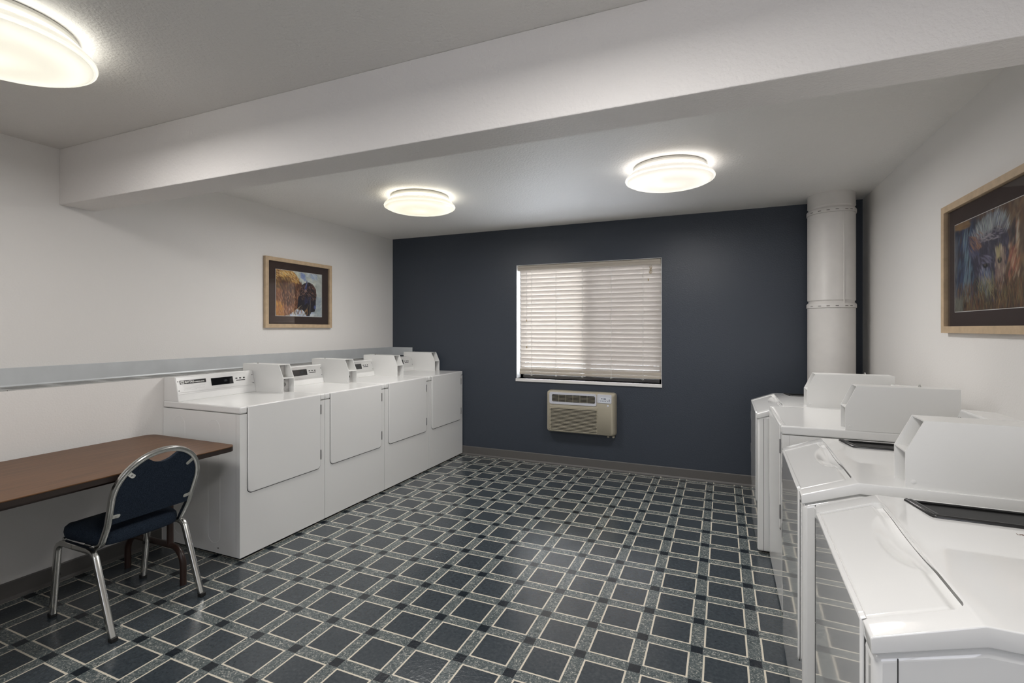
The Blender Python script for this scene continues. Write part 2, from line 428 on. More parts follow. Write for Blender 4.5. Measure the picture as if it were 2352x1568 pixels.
# ------------------------------------------------------------------ ceiling lights
def shellmat(name, fac):
    m, t, p = nt(name)
    p.inputs['Base Color'].default_value = (.80, .79, .75, 1); p.inputs['Roughness'].default_value = .2
    tr = N(t, 'ShaderNodeBsdfTranslucent'); tr.inputs['Color'].default_value = (.95, .945, .93, 1)
    mx = N(t, 'ShaderNodeMixShader'); mx.inputs['Fac'].default_value = fac
    t.links.new(p.outputs['BSDF'], mx.inputs[1]); t.links.new(tr.outputs['BSDF'], mx.inputs[2])
    t.links.new(mx.outputs['Shader'], t.nodes['Material Output'].inputs['Surface']); return m
M['opal'] = shellmat('opal glass', .62)
def ceiling_light(x, y, col, label, W=19.0, wcol=(1, .97, .945)):
    e = thing('ceiling_light', label, 'ceiling light', (x, y, H), 0, 'round flush ceiling lights')
    MB().lathe([(.215, 0), (.232, -.004), (.236, -.016), (.230, -.028), (.20, -.030)], (0, 0, 0), seg=72).build('pan', M['lampbase'], e, smooth=40)
    MB().lathe([(.200, -.031), (.240, -.032), (.258, -.048), (.268, -.058)], (0, 0, 0), seg=80, cap=False).build('glass_collar', lampmat('lamp collar glass', col, 2.8), e, smooth=28)
    MB().lathe([(.268, -.058), (.269, -.060), (.280, -.070), (.284, -.075), (.287, -.083), (.285, -.090), (.279, -.094), (.272, -.093)], (0, 0, 0), seg=80, cap=False).build('glass_rim', M['opal'], e, smooth=28)
    R = .272; prof = [(R, -.0925), (.262, -.100)]
    for k in range(1, 9):
        a = k / 8 * PI / 2; prof.append((.262 * math.cos(a), -.100 - .022 * math.sin(a)))
    prof[-1] = (.002, -.122)
    MB().lathe(prof, (0, 0, 0), seg=80).build('diffuser', M['opal'], e, smooth=40)
    for k, (r_, st) in enumerate(((.150, .60), (.095, 1.0), (.035, 1.5))):
        t_ = MB(); n = 40; m_ = 8; rr = .012
        vs = [((r_ + rr * math.cos(2 * PI * b / m_)) * math.cos(2 * PI * a / n), (r_ + rr * math.cos(2 * PI * b / m_)) * math.sin(2 * PI * a / n), -.046 + rr * math.sin(2 * PI * b / m_)) for a in range(n) for b in range(m_)]
        fs = [(a * m_ + b, ((a + 1) % n) * m_ + b, ((a + 1) % n) * m_ + (b + 1) % m_, a * m_ + (b + 1) % m_) for a in range(n) for b in range(m_)]
        t_.add(vs, fs); t_.build('tube_lamp', lampmat('ring tube lamp', col, 2.1 * st), e, smooth=60)
    la = bpy.data.lights.new('lamp_light', 'AREA'); la.shape = 'DISK'; la.size = .46; la.energy = W; la.color = wcol
    lo = bpy.data.objects.new('lamp_light', la); COL.objects.link(lo); lo.parent = e; lo.location = (0, 0, -.127)
    return e
ceiling_light(-2.37, .885, (1.0, .975, .90), 'round glass ceiling light nearest the camera, in front of the beam at top left', 13.5)
ceiling_light(-2.275, 3.42, (1.0, .95, .82), 'round glass ceiling light beyond the beam, near the left wall', 17.0)
ceiling_light(-.325, 3.44, (1.0, .955, .92), 'round glass ceiling light beyond the beam, on the side of the white duct')
ceiling_light(-.35, .75, (1.0, .955, .92), 'round glass ceiling light right above the camera, outside the picture')

# ------------------------------------------------------------------ coin box, console (shared by dryers and washers), local frame: front = +x, right hand side = +y
HXM = .3625
def coin_box(par, y0, y1, xf, xb, zd, zt, lock=True):
    "sheet metal shroud, front face at xf, open towards the front"
    w = .0035; zc = zd + .108; xc = xf - .046
    prof = [(xb, zd), (xf, zd), (xf, zc), (xc, zt), (xb, zt)]
    b = MB()
    b.prism(prof, 'y', y0, y0 + w).prism(prof, 'y', y1 - w, y1)
    b.box(xb + w, xc, y0 + w, y1 - w, zt - w, zt).box(xb, xb + w, y0 + w, y1 - w, zd, zt)
    b.prism([(xf - .11, zc - .002), (xf, zc - .002), (xf, zc + .002), (xf - .11, zc + .002)], 'y', y0 + w, y1 - w)
    o = b.build('coin_box', M['boxpaint'], par, smooth=0)
    q = MB().box(xf - .095, xf - .09, y0 + w, y1 - w, zc, zt - w).box(xf - .055, xf - .05, y0 + w, y1 - w, zd, zc - .002)
    q.build('inner_panel', M['boxin'], o, smooth=0)
    ym = (y0 + y1) / 2 - .012
    MB().lathe([(.019, 0), (.019, .016), (.016, .020), (.010, .020), (.009, .010), (.004, .010), (.004, .016), (.001, .016)], (xf - .05, ym, zd + .058), 'x', 24).build('lock', M['chrome'], o, smooth=35)
    MB().cyl((xf - .05, ym + .012, zd + .096), .004, .008, 'x', 12).build('screw', M['chrome'], o)
    MB().cyl((xf - .05, ym + .012, zd + .018), .005, .008, 'x', 12).build('screw', M['chrome'], o)
    MB().box(xf - .0895, xf - .082, ym - .006, ym - .001, zc + .02, zt - .03).build('coin_slot', M['gap'], o, smooth=0)
    MB().lathe([(.0055, 0), (.0055, .005), (.003, .007), (.003, .012)], (xb + .125, y0 + .03, zt), seg=12).build('bolt', M['chrome'], o, smooth=40)
    for yy_, d_ in ((y0, -1), (y1, 1)):
        MB().lathe([(.0065, 0), (.006, .0015 * d_), (.003, .0022 * d_)], (xf - .020, yy_, zd + .020), 'y', 14).build('rivet', M['boxpaint'], o, smooth=40)
    return o
def console(par, y0, y1, xb, zd, dryer=True, face=True):
    xbf, xtf, zt = xb + .146, xb + .108, zd + .162
    o = MB().prism([(xb, zd), (xbf, zd), (xbf + .001, zd + .004), (xtf + .001, zt - .004), (xtf - .004, zt), (xb, zt - .006)], 'y', y0, y1).build('console', M['enamel'], par, bevel=.002, smooth=35)
    ex, ey = Vector((0, 1, 0)), Vector((xtf - xbf, 0, zt - zd)).normalized()
    Lz = math.hypot(xtf - xbf, zt - zd)
    def F(u, v_, n=0.0):   # origin on the sloped face, u along y from left end, v up the slope
        nrm = ex.cross(ey); base = Vector((xbf, y0 + u, zd)) + ey * v_ + nrm * n
        return base
    def plate(name, u0, u1, v0, v1, th, m, pa, r=0, n0=.0006):
        mw = frame_mat(F(0, 0, n0), ex, ey)
        poly = rrect(u0, u1, v0, v1, r, 3) if r else [(u0, v0), (u1, v0), (u1, v1), (u0, v1)]
        return MB().prism(poly, 'z', 0, th).build(name, m, pa, smooth=0, xf=mw)
    W = y1 - y0
    pan = plate('control_panel', .004, W - .004, .058, Lz - .008, .002, M['steel'], par)
    plate('panel_trim', .004, W - .004, .046, .056, .0025, M['steel'], pan)
    nm = plate('name_plate', .026, .206, .112, .137, .0012, M['black'], pan, n0=.0028)
    plate('emblem', .030, .054, .1145, .1345, .0006, M['print_w'], pan, r=.004, n0=.0042)
    em = MB()
    for i in range(3):
        pts = [(.0355 + i * .0058 + .0018 * math.sin(j / 6 * PI), .1180 + j * .0021, 0) for j in range(7)]
        em.tube([tuple(q) for q in pts], .0015, 6)
    em.build('emblem_mark', M['black'], pan, smooth=0, xf=frame_mat(F(0, 0, .0049), ex, ey))
    if dryer:
        text('lettering', 'MAYTAG', .0200, M['print_w'], pan, frame_mat(F(.058, .1240, .0042), ex, ey), bold=.0006, sx=.78)
        text('lettering', 'COMMERCIAL DRYER', .0085, M['print_w'], pan, frame_mat(F(.122, .1215, .0042), ex, ey), bold=.0003, shear=.25, sx=.86)
    for i in range(5):
        if i == 0: plate('small_print', .036, .120, .1045 - i * .008, .1055 - i * .008, .0003, M['print_g'], pan, n0=.0027)
        else: plate('small_print', .046, .046 + (.15, .12, .145, .09)[i - 1], .1035 - i * .008, .1045 - i * .008, .0003, M['print_g'], pan, n0=.0027)
    dsp = plate('display', .243, .410, .082, .134, .0016, M['lens'], pan, n0=.0026)
    text('digits', '180', .022, M['digit'], pan, frame_mat(F(.335, .108, .0044), ex, ey), sx=.9, extr=.0001)
    for i in range(3):
        plate('button', .432 + i * .031, .446 + i * .031, .112, .121, .0015, M['black'], pan, n0=.0026)
    plate('button_bar', .436, .508, .098, .104, .0012, M['black'], pan, n0=.0026)
    for (u, v_) in ((.014, .132), (.014, .070), (W - .014, .132), (W - .014, .070)):
        mw = frame_mat(F(u, v_, .0026), ex, ey)
        MB().lathe([(.0042, 0), (.0042, .001), (.002, .002)], (0, 0, 0), seg=12).build('screw', M['hinge'], pan, smooth=0, xf=mw)
    return o

# ------------------------------------------------------------------ dryer
def make_dryer(name, label, group, W=.697, dbox=.305, lbox=.420, group_=None):
    e = thing(name, label, 'dryer', group=group)
    hy = W / 2; ZD = .940; zc = .898
    cab = MB().box(-HXM, HXM, -hy, hy, .018, zc - .003)
    for sy in (-1, 1):                       # pressed stiffening slots in the side panels
        for x0 in (.075, -.255):
            pts = rrect(x0, x0 + .112, .075, .85, .056, 8); yy = sy * hy
            inner = rrect(x0 + .0035, x0 + .1085, .0785, .8465, .0525, 8); n = len(pts); d = sy * .0009
            vs = [(x, yy, z) for x, z in pts] + [(x, yy + d, z) for x, z in [((a[0] + b_[0]) / 2, (a[1] + b_[1]) / 2) for a, b_ in zip(pts, inner)]] + [(x, yy, z) for x, z in inner]
            fs = [(i, (i + 1) % n, n + (i + 1) % n, n + i) for i in range(n)] + [(n + i, n + (i + 1) % n, 2 * n + (i + 1) % n, 2 * n + i) for i in range(n)]
            cab.add(vs, fs)
    cab.build('cabinet', M['enamel'], e, bevel=.012, seg=3)
    for sy in (-1, 1):
        for x in (.17, -.11): MB().cyl((x, sy * hy - (.0005 if sy > 0 else .0012), .05), .005, .0017, 'y', 10).build('screw', M['gap'], e)
    for sx_ in (-1, 1):
        for sy in (-1, 1): MB().cyl((sx_ * (HXM - .06), sy * (hy - .06), 0), .02, .02).build('foot', M['rubber'], e)
    dy0, dy1 = -hy + .052, hy - .045
    for sy in (-1, 1): MB().box(HXM - .034, HXM - .0325, min(sy * hy, sy * (hy + .0004)), max(sy * hy, sy * (hy + .0004)), .02, zc - .004).build('seam', M['boxin'], e, smooth=0)
    tabf = HXM + .003
    poly = [(-HXM, -hy), (tabf, -hy), (tabf, dy0 - .003), (HXM - .012, dy0 - .003), (HXM - .012, dy1 + .003), (tabf, dy1 + .003), (tabf, hy), (-HXM, hy)]
    MB().prism(poly, 'z', zc, ZD).build('top', M['enamel'], e, bevel=.008, seg=3)
    MB().prism(rrect(dy0 - .0035, dy1 + .0035, .398, ZD - .010, .034, 6, (1, 1, 0, 0)), 'x', HXM - .011, HXM + .0006).build('door_gap_shade', M['gap'], e, smooth=0)  # dark sheet behind the door, imitates shade in the gap
    door = MB().prism(rrect(dy0, dy1, .402, ZD, .032, 8, (1, 1, 0, 0)), 'x', HXM - .0105, HXM + .0065).build('door', M['enamel'], e, bevel=.005, seg=3)
    MB().box(HXM + .006, HXM + .0069, dy0 + .004, dy1 - .004, ZD - .0225, ZD - .0205).build('door_crease', M['enamel'], door, smooth=0)
    for z in (.83, .50):
        MB().box(HXM, HXM + .0075, dy1 + .0005, dy1 + .0065, z - .035, z + .035).build('hinge', M['hinge'], door, smooth=0)
    yb0, yb1 = hy - .103, hy - .001
    console(e, -hy + .004, yb0 - .003, -HXM, ZD)
    coin_box(e, yb0, yb1, HXM - dbox, HXM - dbox - lbox, ZD, ZD + .210)
    return e
LY0, LP, LW = 2.118, .7015, .697
d0 = make_dryer('clothes_dryer', None, 'dryers along the left wall', LW, .300, .4245)
dl = ['white coin dryer nearest the camera in the left row, beside the brown table', 'second white coin dryer of the left row counted from the table, its display glinting',
      'third white coin dryer of the left row counted from the table', 'farthest white coin dryer of the left row, against the dark blue wall']
for k in range(4):
    e = d0 if k == 0 else dup(d0)
    e.location = (-2.705 - HXM, LY0 + LW / 2 + k * LP, 0); e['label'] = dl[k]
dr = make_dryer('clothes_dryer', 'white flat-topped coin dryer standing among the washers of the right row', None, .686, .265, .430)
dr.location = (.272 + HXM, 3.115, 0); dr.rotation_euler.z = PI

# ------------------------------------------------------------------ washer (slanted front)
def make_washer(name, label, group, W=.695):
    e = thing(name, label, 'washer', group=group)
    hy = W / 2; F = HXM; ZD = .940; B = -HXM
    ZS = .884                         # height of the front edge of the slant
    XB = F - .150                     # where slant meets deck
    # body
    MB().prism([(B, .018), (F, .018), (F, ZS - .034), (XB - .002, ZD - .038), (B, ZD - .038)], 'y', -hy + .003, hy - .003).build('cabinet', M['gloss'], e, bevel=.014, seg=4)
    for sx_ in (-1, 1):
        for sy in (-1, 1): MB().cyl((sx_ * (F - .06), sy * (hy - .06), 0), .02, .02).build('foot', M['rubber'], e)
    # seam strips between front panel and side panels
    for sy in (-1, 1):
        MB().box(F - .0365, F - .0345, sy * hy - .0033 if sy > 0 else -hy + .0026, sy * hy - .0026 if sy > 0 else -hy + .0033, .02, ZS - .030).build('seam', M['gap'], e, smooth=0)
    # top cap
    cap = MB().prism([(B, ZD - .035), (XB - .004, ZD - .035), (F + .002, ZS - .032), (F + .004, ZS - .004), (F, ZS), (XB, ZD), (B, ZD)], 'y', -hy, hy).build('top', M['gloss'], e)
    md = cap.modifiers.new('bevel', 'BEVEL'); md.width = .016; md.segments = 5; md.limit_method = 'ANGLE'; md.angle_limit = math.radians(20)
    bake(cap)
    # recess for the wrap-around door and for the dispenser tray
    sl_ = Vector((XB - F, 0, ZD - ZS)); SL = sl_.length; sl_.normalize(); nr = Vector((-sl_.z, 0, sl_.x)); nr = nr if nr.z > 0 else -nr
    mwS = frame_mat((F, 0, ZS), (0, 1, 0), sl_)         # local x = y, local y up the slope, z = normal
    if mwS.to_3x3().col[2].z < 0: mwS = frame_mat((F, 0, ZS), (0, -1, 0), sl_)
    sgn = 1 if (mwS.to_3x3() @ Vector((1, 0, 0))).y > 0 else -1
    dy0, dy1 = -hy + .060, hy - .058
    c1_ = MB().prism(rrect(dy0, dy1, -.08, SL - .004, .02, 4, (0, 0, 1, 1)) if sgn > 0 else rrect(-dy1, -dy0, -.08, SL - .004, .02, 4, (0, 0, 1, 1)), 'z', -.028, .05).build('c1', M['gloss'], None, xf=mwS)
    ty1 = -hy + .020; ty0 = -hy + .150                   # dispenser lies towards the left hand side (-y)
    tx1, tx0 = XB - .060, B + .16
    tp = [(tx1, ty1), (tx1 - .028, ty0), (tx0, ty0), (tx0, ty1)]
    c2_ = MB().prism(tp, 'z', ZD - .030, ZD + .05).build('c2', M['gloss'], None)
    cut(cap, [c1_, c2_])
    # dispenser tray: lip, sloping floor, pull tab
    tr_ = MB()
    tr_.prism(tp, 'z', ZD - .0295, ZD - .027)
    lip = [(tx1 - .006, ty1 + .005), (tx1 - .034, ty0 - .005), (tx0, ty0 - .005)]
    tr_.tube([(tx1 - .006, ty1 + .004, ZD + .0005), (tx1 - .031, ty0 - .008, ZD + .001), (tx1 - .037, ty0 - .004, ZD + .001), (tx0, ty0 - .004, ZD + .001)], .0065, 10)
    tr_.tube([(tx1 - .014, ty1 + .008, ZD - .004), (tx1 - .041, ty0 - .010, ZD - .004)], .0115, 12)
    tr_.tube([(tx1 - .006, ty1 + .003, ZD), (tx0, ty1 + .003, ZD)], .0035, 8)
    tr_.add([(tx1 - .01, ty1 + .003, ZD - .002), (tx0, ty1 + .003, ZD - .002), (tx0, ty0 - .004, ZD - .026), (tx1 - .03, ty0 - .004, ZD - .026)], [(0, 1, 2, 3)])
    tray = tr_.build('dispenser_tray', M['tray'], e, smooth=50)
    MB().tube([(.030, ty0 - .034, ZD - .018), (.010, ty0 - .036, ZD - .011), (-.020, ty0 - .032, ZD - .011), (-.034, ty0 - .028, ZD - .018)], .004, 8).build('pull_tab', M['tray'], tray, smooth=60)
    text('lettering', 'USE', .0115, M['print_br'], e, frame_mat((-.0165, ty0 + .050, ZD + .0004), (-1, 0, 0), (0, -1, 0)), bold=0, extr=.0002)
    # door: front skin + slanted top with scooped handle
    dz0 = .30; yy0, yy1 = dy0 + .004, dy1 - .004
    fs_ = MB().prism(rrect(yy0, yy1, dz0, ZS - .002, .03, 6, (1, 1, 0, 0)), 'x', F - .004, F + .007)
    door = fs_.build('door', M['gloss'], e, bevel=.006, seg=3)
    MB().prism(rrect(yy0 - .004, yy1 + .004, dz0 - .004, ZS - .03, .033, 6, (1, 1, 0, 0)), 'x', F - .003, F + .0008).build('door_gap_shade', M['gap'], e, smooth=0)  # dark outline painted in for the shade around the door
    def surf(i, j):
        y = yy0 + (yy1 - yy0) * j; s_ = -.006 + (SL + .001) * i
        h = -.002
        if s_ < .004: h += .007 * 1
        # channel at the top edge, outer border falling away at both ends
        def sm(a, b_, x):
            q = min(1, max(0, (x - a) / (b_ - a))); return q * q * (3 - 2 * q)
        h -= .011 * sm(SL - .030, SL - .016, s_)
        ex_ = (y - (yy0 + yy1) / 2 + .035) / .165; ey_ = (s_ - (SL - .016)) / .052
        r2 = ex_ * ex_ + ey_ * ey_
        if r2 < 1: h -= .024 * (1 - r2) ** 1.3 * (1 - .5 * sm(SL - .03, SL - .016, s_))
        edge = min(y - yy0, yy1 - y)
        h -= .006 * (1 - sm(0, .007, edge))
        h = max(h, -.0265)
        P_ = Vector((F, y, ZS)) + sl_ * max(s_, -.006) + nr * h
        return tuple(P_)
    tp_ = MB().grid(surf, 64, 110)
    tp_.build('door_top', M['gloss'], door, smooth=60)
    for z in (.775, .53):
        MB().cyl((F + .004, dy0 - .003, z - .032), .0042, .064, 'z', 10).build('hinge', M['hinge'], door, smooth=40)
    yb0, yb1 = hy - .120, hy - .006
    console(e, -hy + .03, yb0 - .004, B, ZD, dryer=False)
    coin_box(e, yb0, yb1, F - .270, F - .270 - .44, ZD, ZD + .205)
    return e
w0 = make_washer('washing_machine', None, 'slant fronted washers of the right row')
wl = [('white slant-front washer nearest the camera, cut off by the right edge of the photo', .250, 1.375, 1.4),
      ('white slant-front washer in the middle of the right row, its coin box largest in view', .245, 2.178, 1.0),
      ('farthest white slant-front washer, in front of the round white duct', .205, 3.822, 0.0)]
for k, (lab, xf, yc, rot) in enumerate(wl):
    e = w0 if k == 0 else dup(w0)
    e.location = (xf + HXM, yc, 0); e.rotation_euler.z = PI - math.radians(rot); e['label'] = lab

# ------------------------------------------------------------------ round duct in the corner
PX, PY, PR = .812, 4.695, .166
du = thing('exhaust_duct', 'round white painted duct rising to the ceiling in the right back corner', 'duct', (PX, PY, 0))
def ring(z, r=PR):   # crimped joint profile, going up
    return [(r, z - .035), (r + .006, z - .034), (r + .006, z - .008), (r + .002, z), (r - .008, z + .010), (r - .008, z + .018), (r + .001, z + .028)]
zj = (1.62, 2.372)
prof = [(PR, 0)] + ring(zj[0]) + ring(zj[1]) + [(PR + .001, H)]
low = [(PR, .0)] + [(PR, zj[0] - .036)]
MB().lathe(low, (0, 0, 0), seg=64, cap=False).build('lower_section', M['duct'], du, smooth=50)
MB().lathe(ring(zj[0]) + [(PR, zj[0] + .03), (PR, zj[1] - .036)], (0, 0, 0), seg=64, cap=False).build('middle_section', M['duct'], du, smooth=40)
MB().lathe(ring(zj[1]) + [(PR, zj[1] + .03), (PR, H)], (0, 0, 0), seg=64, cap=False).build('upper_section', M['duct'], du, smooth=40)
a = math.atan2(-1.0, .38)
for z0, z1 in ((zj[0] - .034, zj[1] - .036),):
    MB().tube([(PR * math.cos(a), PR * math.sin(a), z0), (PR * math.cos(a), PR * math.sin(a), z1)], .004, 8).build('seam', M['duct'], du, smooth=60)
for z in zj:
    mk = MB()
    for aa in (-2.6, -2.2, -1.85, -1.5, -1.1, -.85):
        c, s_ = math.cos(aa), math.sin(aa); r = PR + .0062
        P0 = Vector((r * c, r * s_, z - .02)); tdir = Vector((-s_, c, 0))
        mk.tube([P0 - tdir * .012, P0 + tdir * .010], .0022, 6)
    mk.build('crimp_marks', M['mark'], du, smooth=0)

# ------------------------------------------------------------------ through-wall air conditioner
AX0, AX1, AZ0, AZ1, AD = -1.682, -.966, .352, .782, .098
ac = thing('air_conditioner', 'beige through-wall air conditioner below the window', 'air conditioner', ((AX0 + AX1) / 2, YB, AZ0))
aw = (AX1 - AX0) / 2; ah = AZ1 - AZ0
def acsec(w0, hlo, hhi, y):
    return [(q[0], y, q[1]) for q in rrect(-w0, w0, hlo, hhi, .03, 5)]
secs = [acsec(aw, .0, ah, 0.0), acsec(aw, 0, ah, -.030), acsec(aw - .004, .006, ah - .001, -.06), acsec(aw - .014, .012, ah - .006, -.086), acsec(aw - .026, .018, ah - .020, -AD)]
n = len(secs[0]); b = MB(); vs = [q for s_ in secs for q in s_]; fs = []
for i in range(len(secs) - 1):
    for j in range(n): fs.append((i * n + j, i * n + (j + 1) % n, (i + 1) * n + (j + 1) % n, (i + 1) * n + j))
fs.append(tuple(range((len(secs) - 1) * n, len(secs) * n))); b.add(vs, fs); b.build('housing', M['acbody'], ac, smooth=50)
fx0, fx1 = -aw + .026, aw - .026
def px2x(u): return fx0 + (fx1 - fx0) * u
def pz(v_): return (ah - .020) - (ah - .038) * v_
yf = -AD
# silver bezel with outlet grille, at top left
bz0, bz1, bv0, bv1 = px2x(.025), px2x(.765), pz(.285), pz(-.02)
bez = MB()
ox = rrect(bz0, bz1, bv0, bv1, .02, 4); ix = rrect(bz0 + .028, bz1 - .014, bv0 + .024, bv1 - .022, .012, 4); n = len(ox)
vs = [(x, yf - .0005, z) for x, z in ox] + [(x, yf - .006, z) for x, z in ox] + [(x, yf - .006, z) for x, z in ix] + [(x, yf - .0006, z) for x, z in ix]
for k in range(3): bez.add([], [])
bez.add(vs, [(k * n + i, k * n + (i + 1) % n, (k + 1) * n + (i + 1) % n, (k + 1) * n + i) for k in range(3) for i in range(n)])
bez.build('outlet_bezel', M['acsilver'], ac, smooth=40)
MB().prism(ix, 'y', yf - .0008, yf - .0002).build('outlet_shade', M['acdark'], ac, smooth=0)  # black sheet on the closed front, imitates a shaded opening
lo = MB(); gx0, gx1, gz0, gz1 = bz0 + .028, bz1 - .014, bv0 + .024, bv1 - .022
for i in range(5):
    z = gz0 + (gz1 - gz0) * (i + .7) / 5.6; lo.box(gx0 + .004, gx1 - .004, yf - .004, yf - .002, z - .0013, z + .0013)
for i in range(1, 6):
    x = gx0 + (gx1 - gx0) * i / 6.1; lo.box(x - .0011, x + .0011, yf - .0042, yf - .002, gz0, gz1)
lo.build('outlet_louvres', M['acbody'], ac, smooth=0)
# front intake with horizontal ribs
MB().box(px2x(.045), px2x(.765), yf - .0006, yf - .0001, pz(.975), pz(.385)).build('intake_shadow_gap', M['acdark'], ac, smooth=0)  # flat dark sheet for the shade between the ribs
rb = MB()
for i in range(17):
    z = pz(.395 + .575 * i / 16)
    rb.prism([(yf - .0002, z - .0036), (yf - .0050, z - .0028), (yf - .0062, z + .0008), (yf - .0035, z + .0032), (yf - .0002, z + .0036)], 'x', px2x(.03), px2x(.775))
rb.build('intake_ribs', M['acbody'], ac, smooth=0)
MB().box(px2x(.03), px2x(.775), yf - .003, yf - .0001, pz(.375), pz(.315)).build('intake_header', M['acbody'], ac, bevel=.001, smooth=0)
# control panel
MB().prism(rrect(px2x(.775), px2x(.99), pz(.20), pz(-.02), .012, 4), 'y', yf - .004, yf + .004).build('control_surround', M['acsilver'], ac, smooth=40)
cp = MB().prism(rrect(px2x(.800), px2x(.985), pz(.195), pz(.045), .030, 6), 'y', yf - .0055, yf - .003).build('control_panel', M['acpanel'], ac, smooth=40)
for (u, w_, v_, h_) in ((.835, .022, .075, .018), (.872, .036, .075, .026)):
    MB().box(px2x(u), px2x(u + w_), yf - .0062, yf - .0052, pz(v_ + h_), pz(v_)).build('display', M['acblue'], cp, smooth=0)
for i in range(6):
    u = .825 + i * .024 + (.008 if i > 3 else 0)
    MB().box(px2x(u), px2x(u + .012), yf - .0062, yf - .0052, pz(.152), pz(.138)).build('button', M['acblue'], cp, smooth=0)
MB().box(px2x(.950), px2x(.966), yf - .0062, yf - .0052, pz(.115), pz(.100)).build('button', M['acblue'], cp, smooth=0)
MB().lathe([(.010, 0), (.010, -.002), (.007, -.0035), (.001, -.004)], (px2x(.935), yf, pz(.265)), 'y', 20).build('sensor_button', M['acsilver'], ac, smooth=40)
for x in (aw - .035, aw - .085): MB().box(x, x + .02, -.055, -.010, -.012, .004).build('mounting_clip', M['acbody'], ac, smooth=0)

# ------------------------------------------------------------------ pictures
def canvas(w, h, bg):
    return np.tile(np.array(bg, float), (h, w, 1))
def ell(c, x, y, rx, ry, col, rot=0, soft=.25, al=1.0):
    h, w, _ = c.shape
    X, Y = np.meshgrid((np.arange(w) + .5) / w, (np.arange(h) + .5) / h)
    dx, dy = X - x, (Y - y); ca, sa = math.cos(rot), math.sin(rot)
    a, b_ = (dx * ca + dy * sa) / rx, (-dx * sa + dy * ca) / ry
    k = np.clip((1 - np.sqrt(a * a + b_ * b_)) / soft, 0, 1)[..., None] * al
    c[:] = c * (1 - k) + np.array(col) * k
def poly(c, pts, col, al=1.0):
    h, w, _ = c.shape
    X, Y = np.meshgrid((np.arange(w) + .5) / w, (np.arange(h) + .5) / h); ins = np.zeros(X.shape, bool)
    for i in range(len(pts)):
        (x0, y0), (x1, y1) = pts[i], pts[i - 1]
        if y0 == y1: continue
        cnd = ((y0 > Y) != (y1 > Y)) & (X < (x1 - x0) * (Y - y0) / (y1 - y0) + x0); ins ^= cnd
    k = ins[..., None] * al; c[:] = c * (1 - k) + np.array(col) * k
    return ins
def stroke(c, x, y, ang, ln, wd, col, al=.8):
    h, w, _ = c.shape; ca, sa = math.cos(ang), math.sin(ang)
    r = ln / 2 + wd; i0, i1 = max(0, int((x - r) * w)), min(w, int((x + r) * w) + 2); j0, j1 = max(0, int((y - r) * h)), min(h, int((y + r) * h) + 2)
    if i1 <= i0 or j1 <= j0: return
    X, Y = np.meshgrid((np.arange(i0, i1) + .5) / w - x, (np.arange(j0, j1) + .5) / h - y)
    u = X * ca + Y * sa; v_ = -X * sa + Y * ca
    k = (np.clip(1.2 - np.abs(u) / (ln / 2), 0, 1) * np.clip(1.3 - np.abs(v_) / (wd / 2), 0, 1))[..., None] * al
    sub = c[j0:j1, i0:i1]; sub[:] = sub * (1 - k) + np.array(col) * k
def strokes(c, n, xr, yr, ang, da, ln, wd, cols, seed, mask=None, al=.75):
    r = random.Random(seed); h, w, _ = c.shape
    for _ in range(n):
        x, y = r.uniform(*xr), r.uniform(*yr)
        if mask is not None and not mask[min(h - 1, int(y * h)), min(w - 1, int(x * w))]: continue
        b_ = r.choice(cols); j = r.uniform(.75, 1.25)
        a_ = ang(x, y) if callable(ang) else ang
        stroke(c, x, y, a_ + r.uniform(-da, da), ln * r.uniform(.6, 1.4), wd * r.uniform(.6, 1.4), [q * j for q in b_], al)
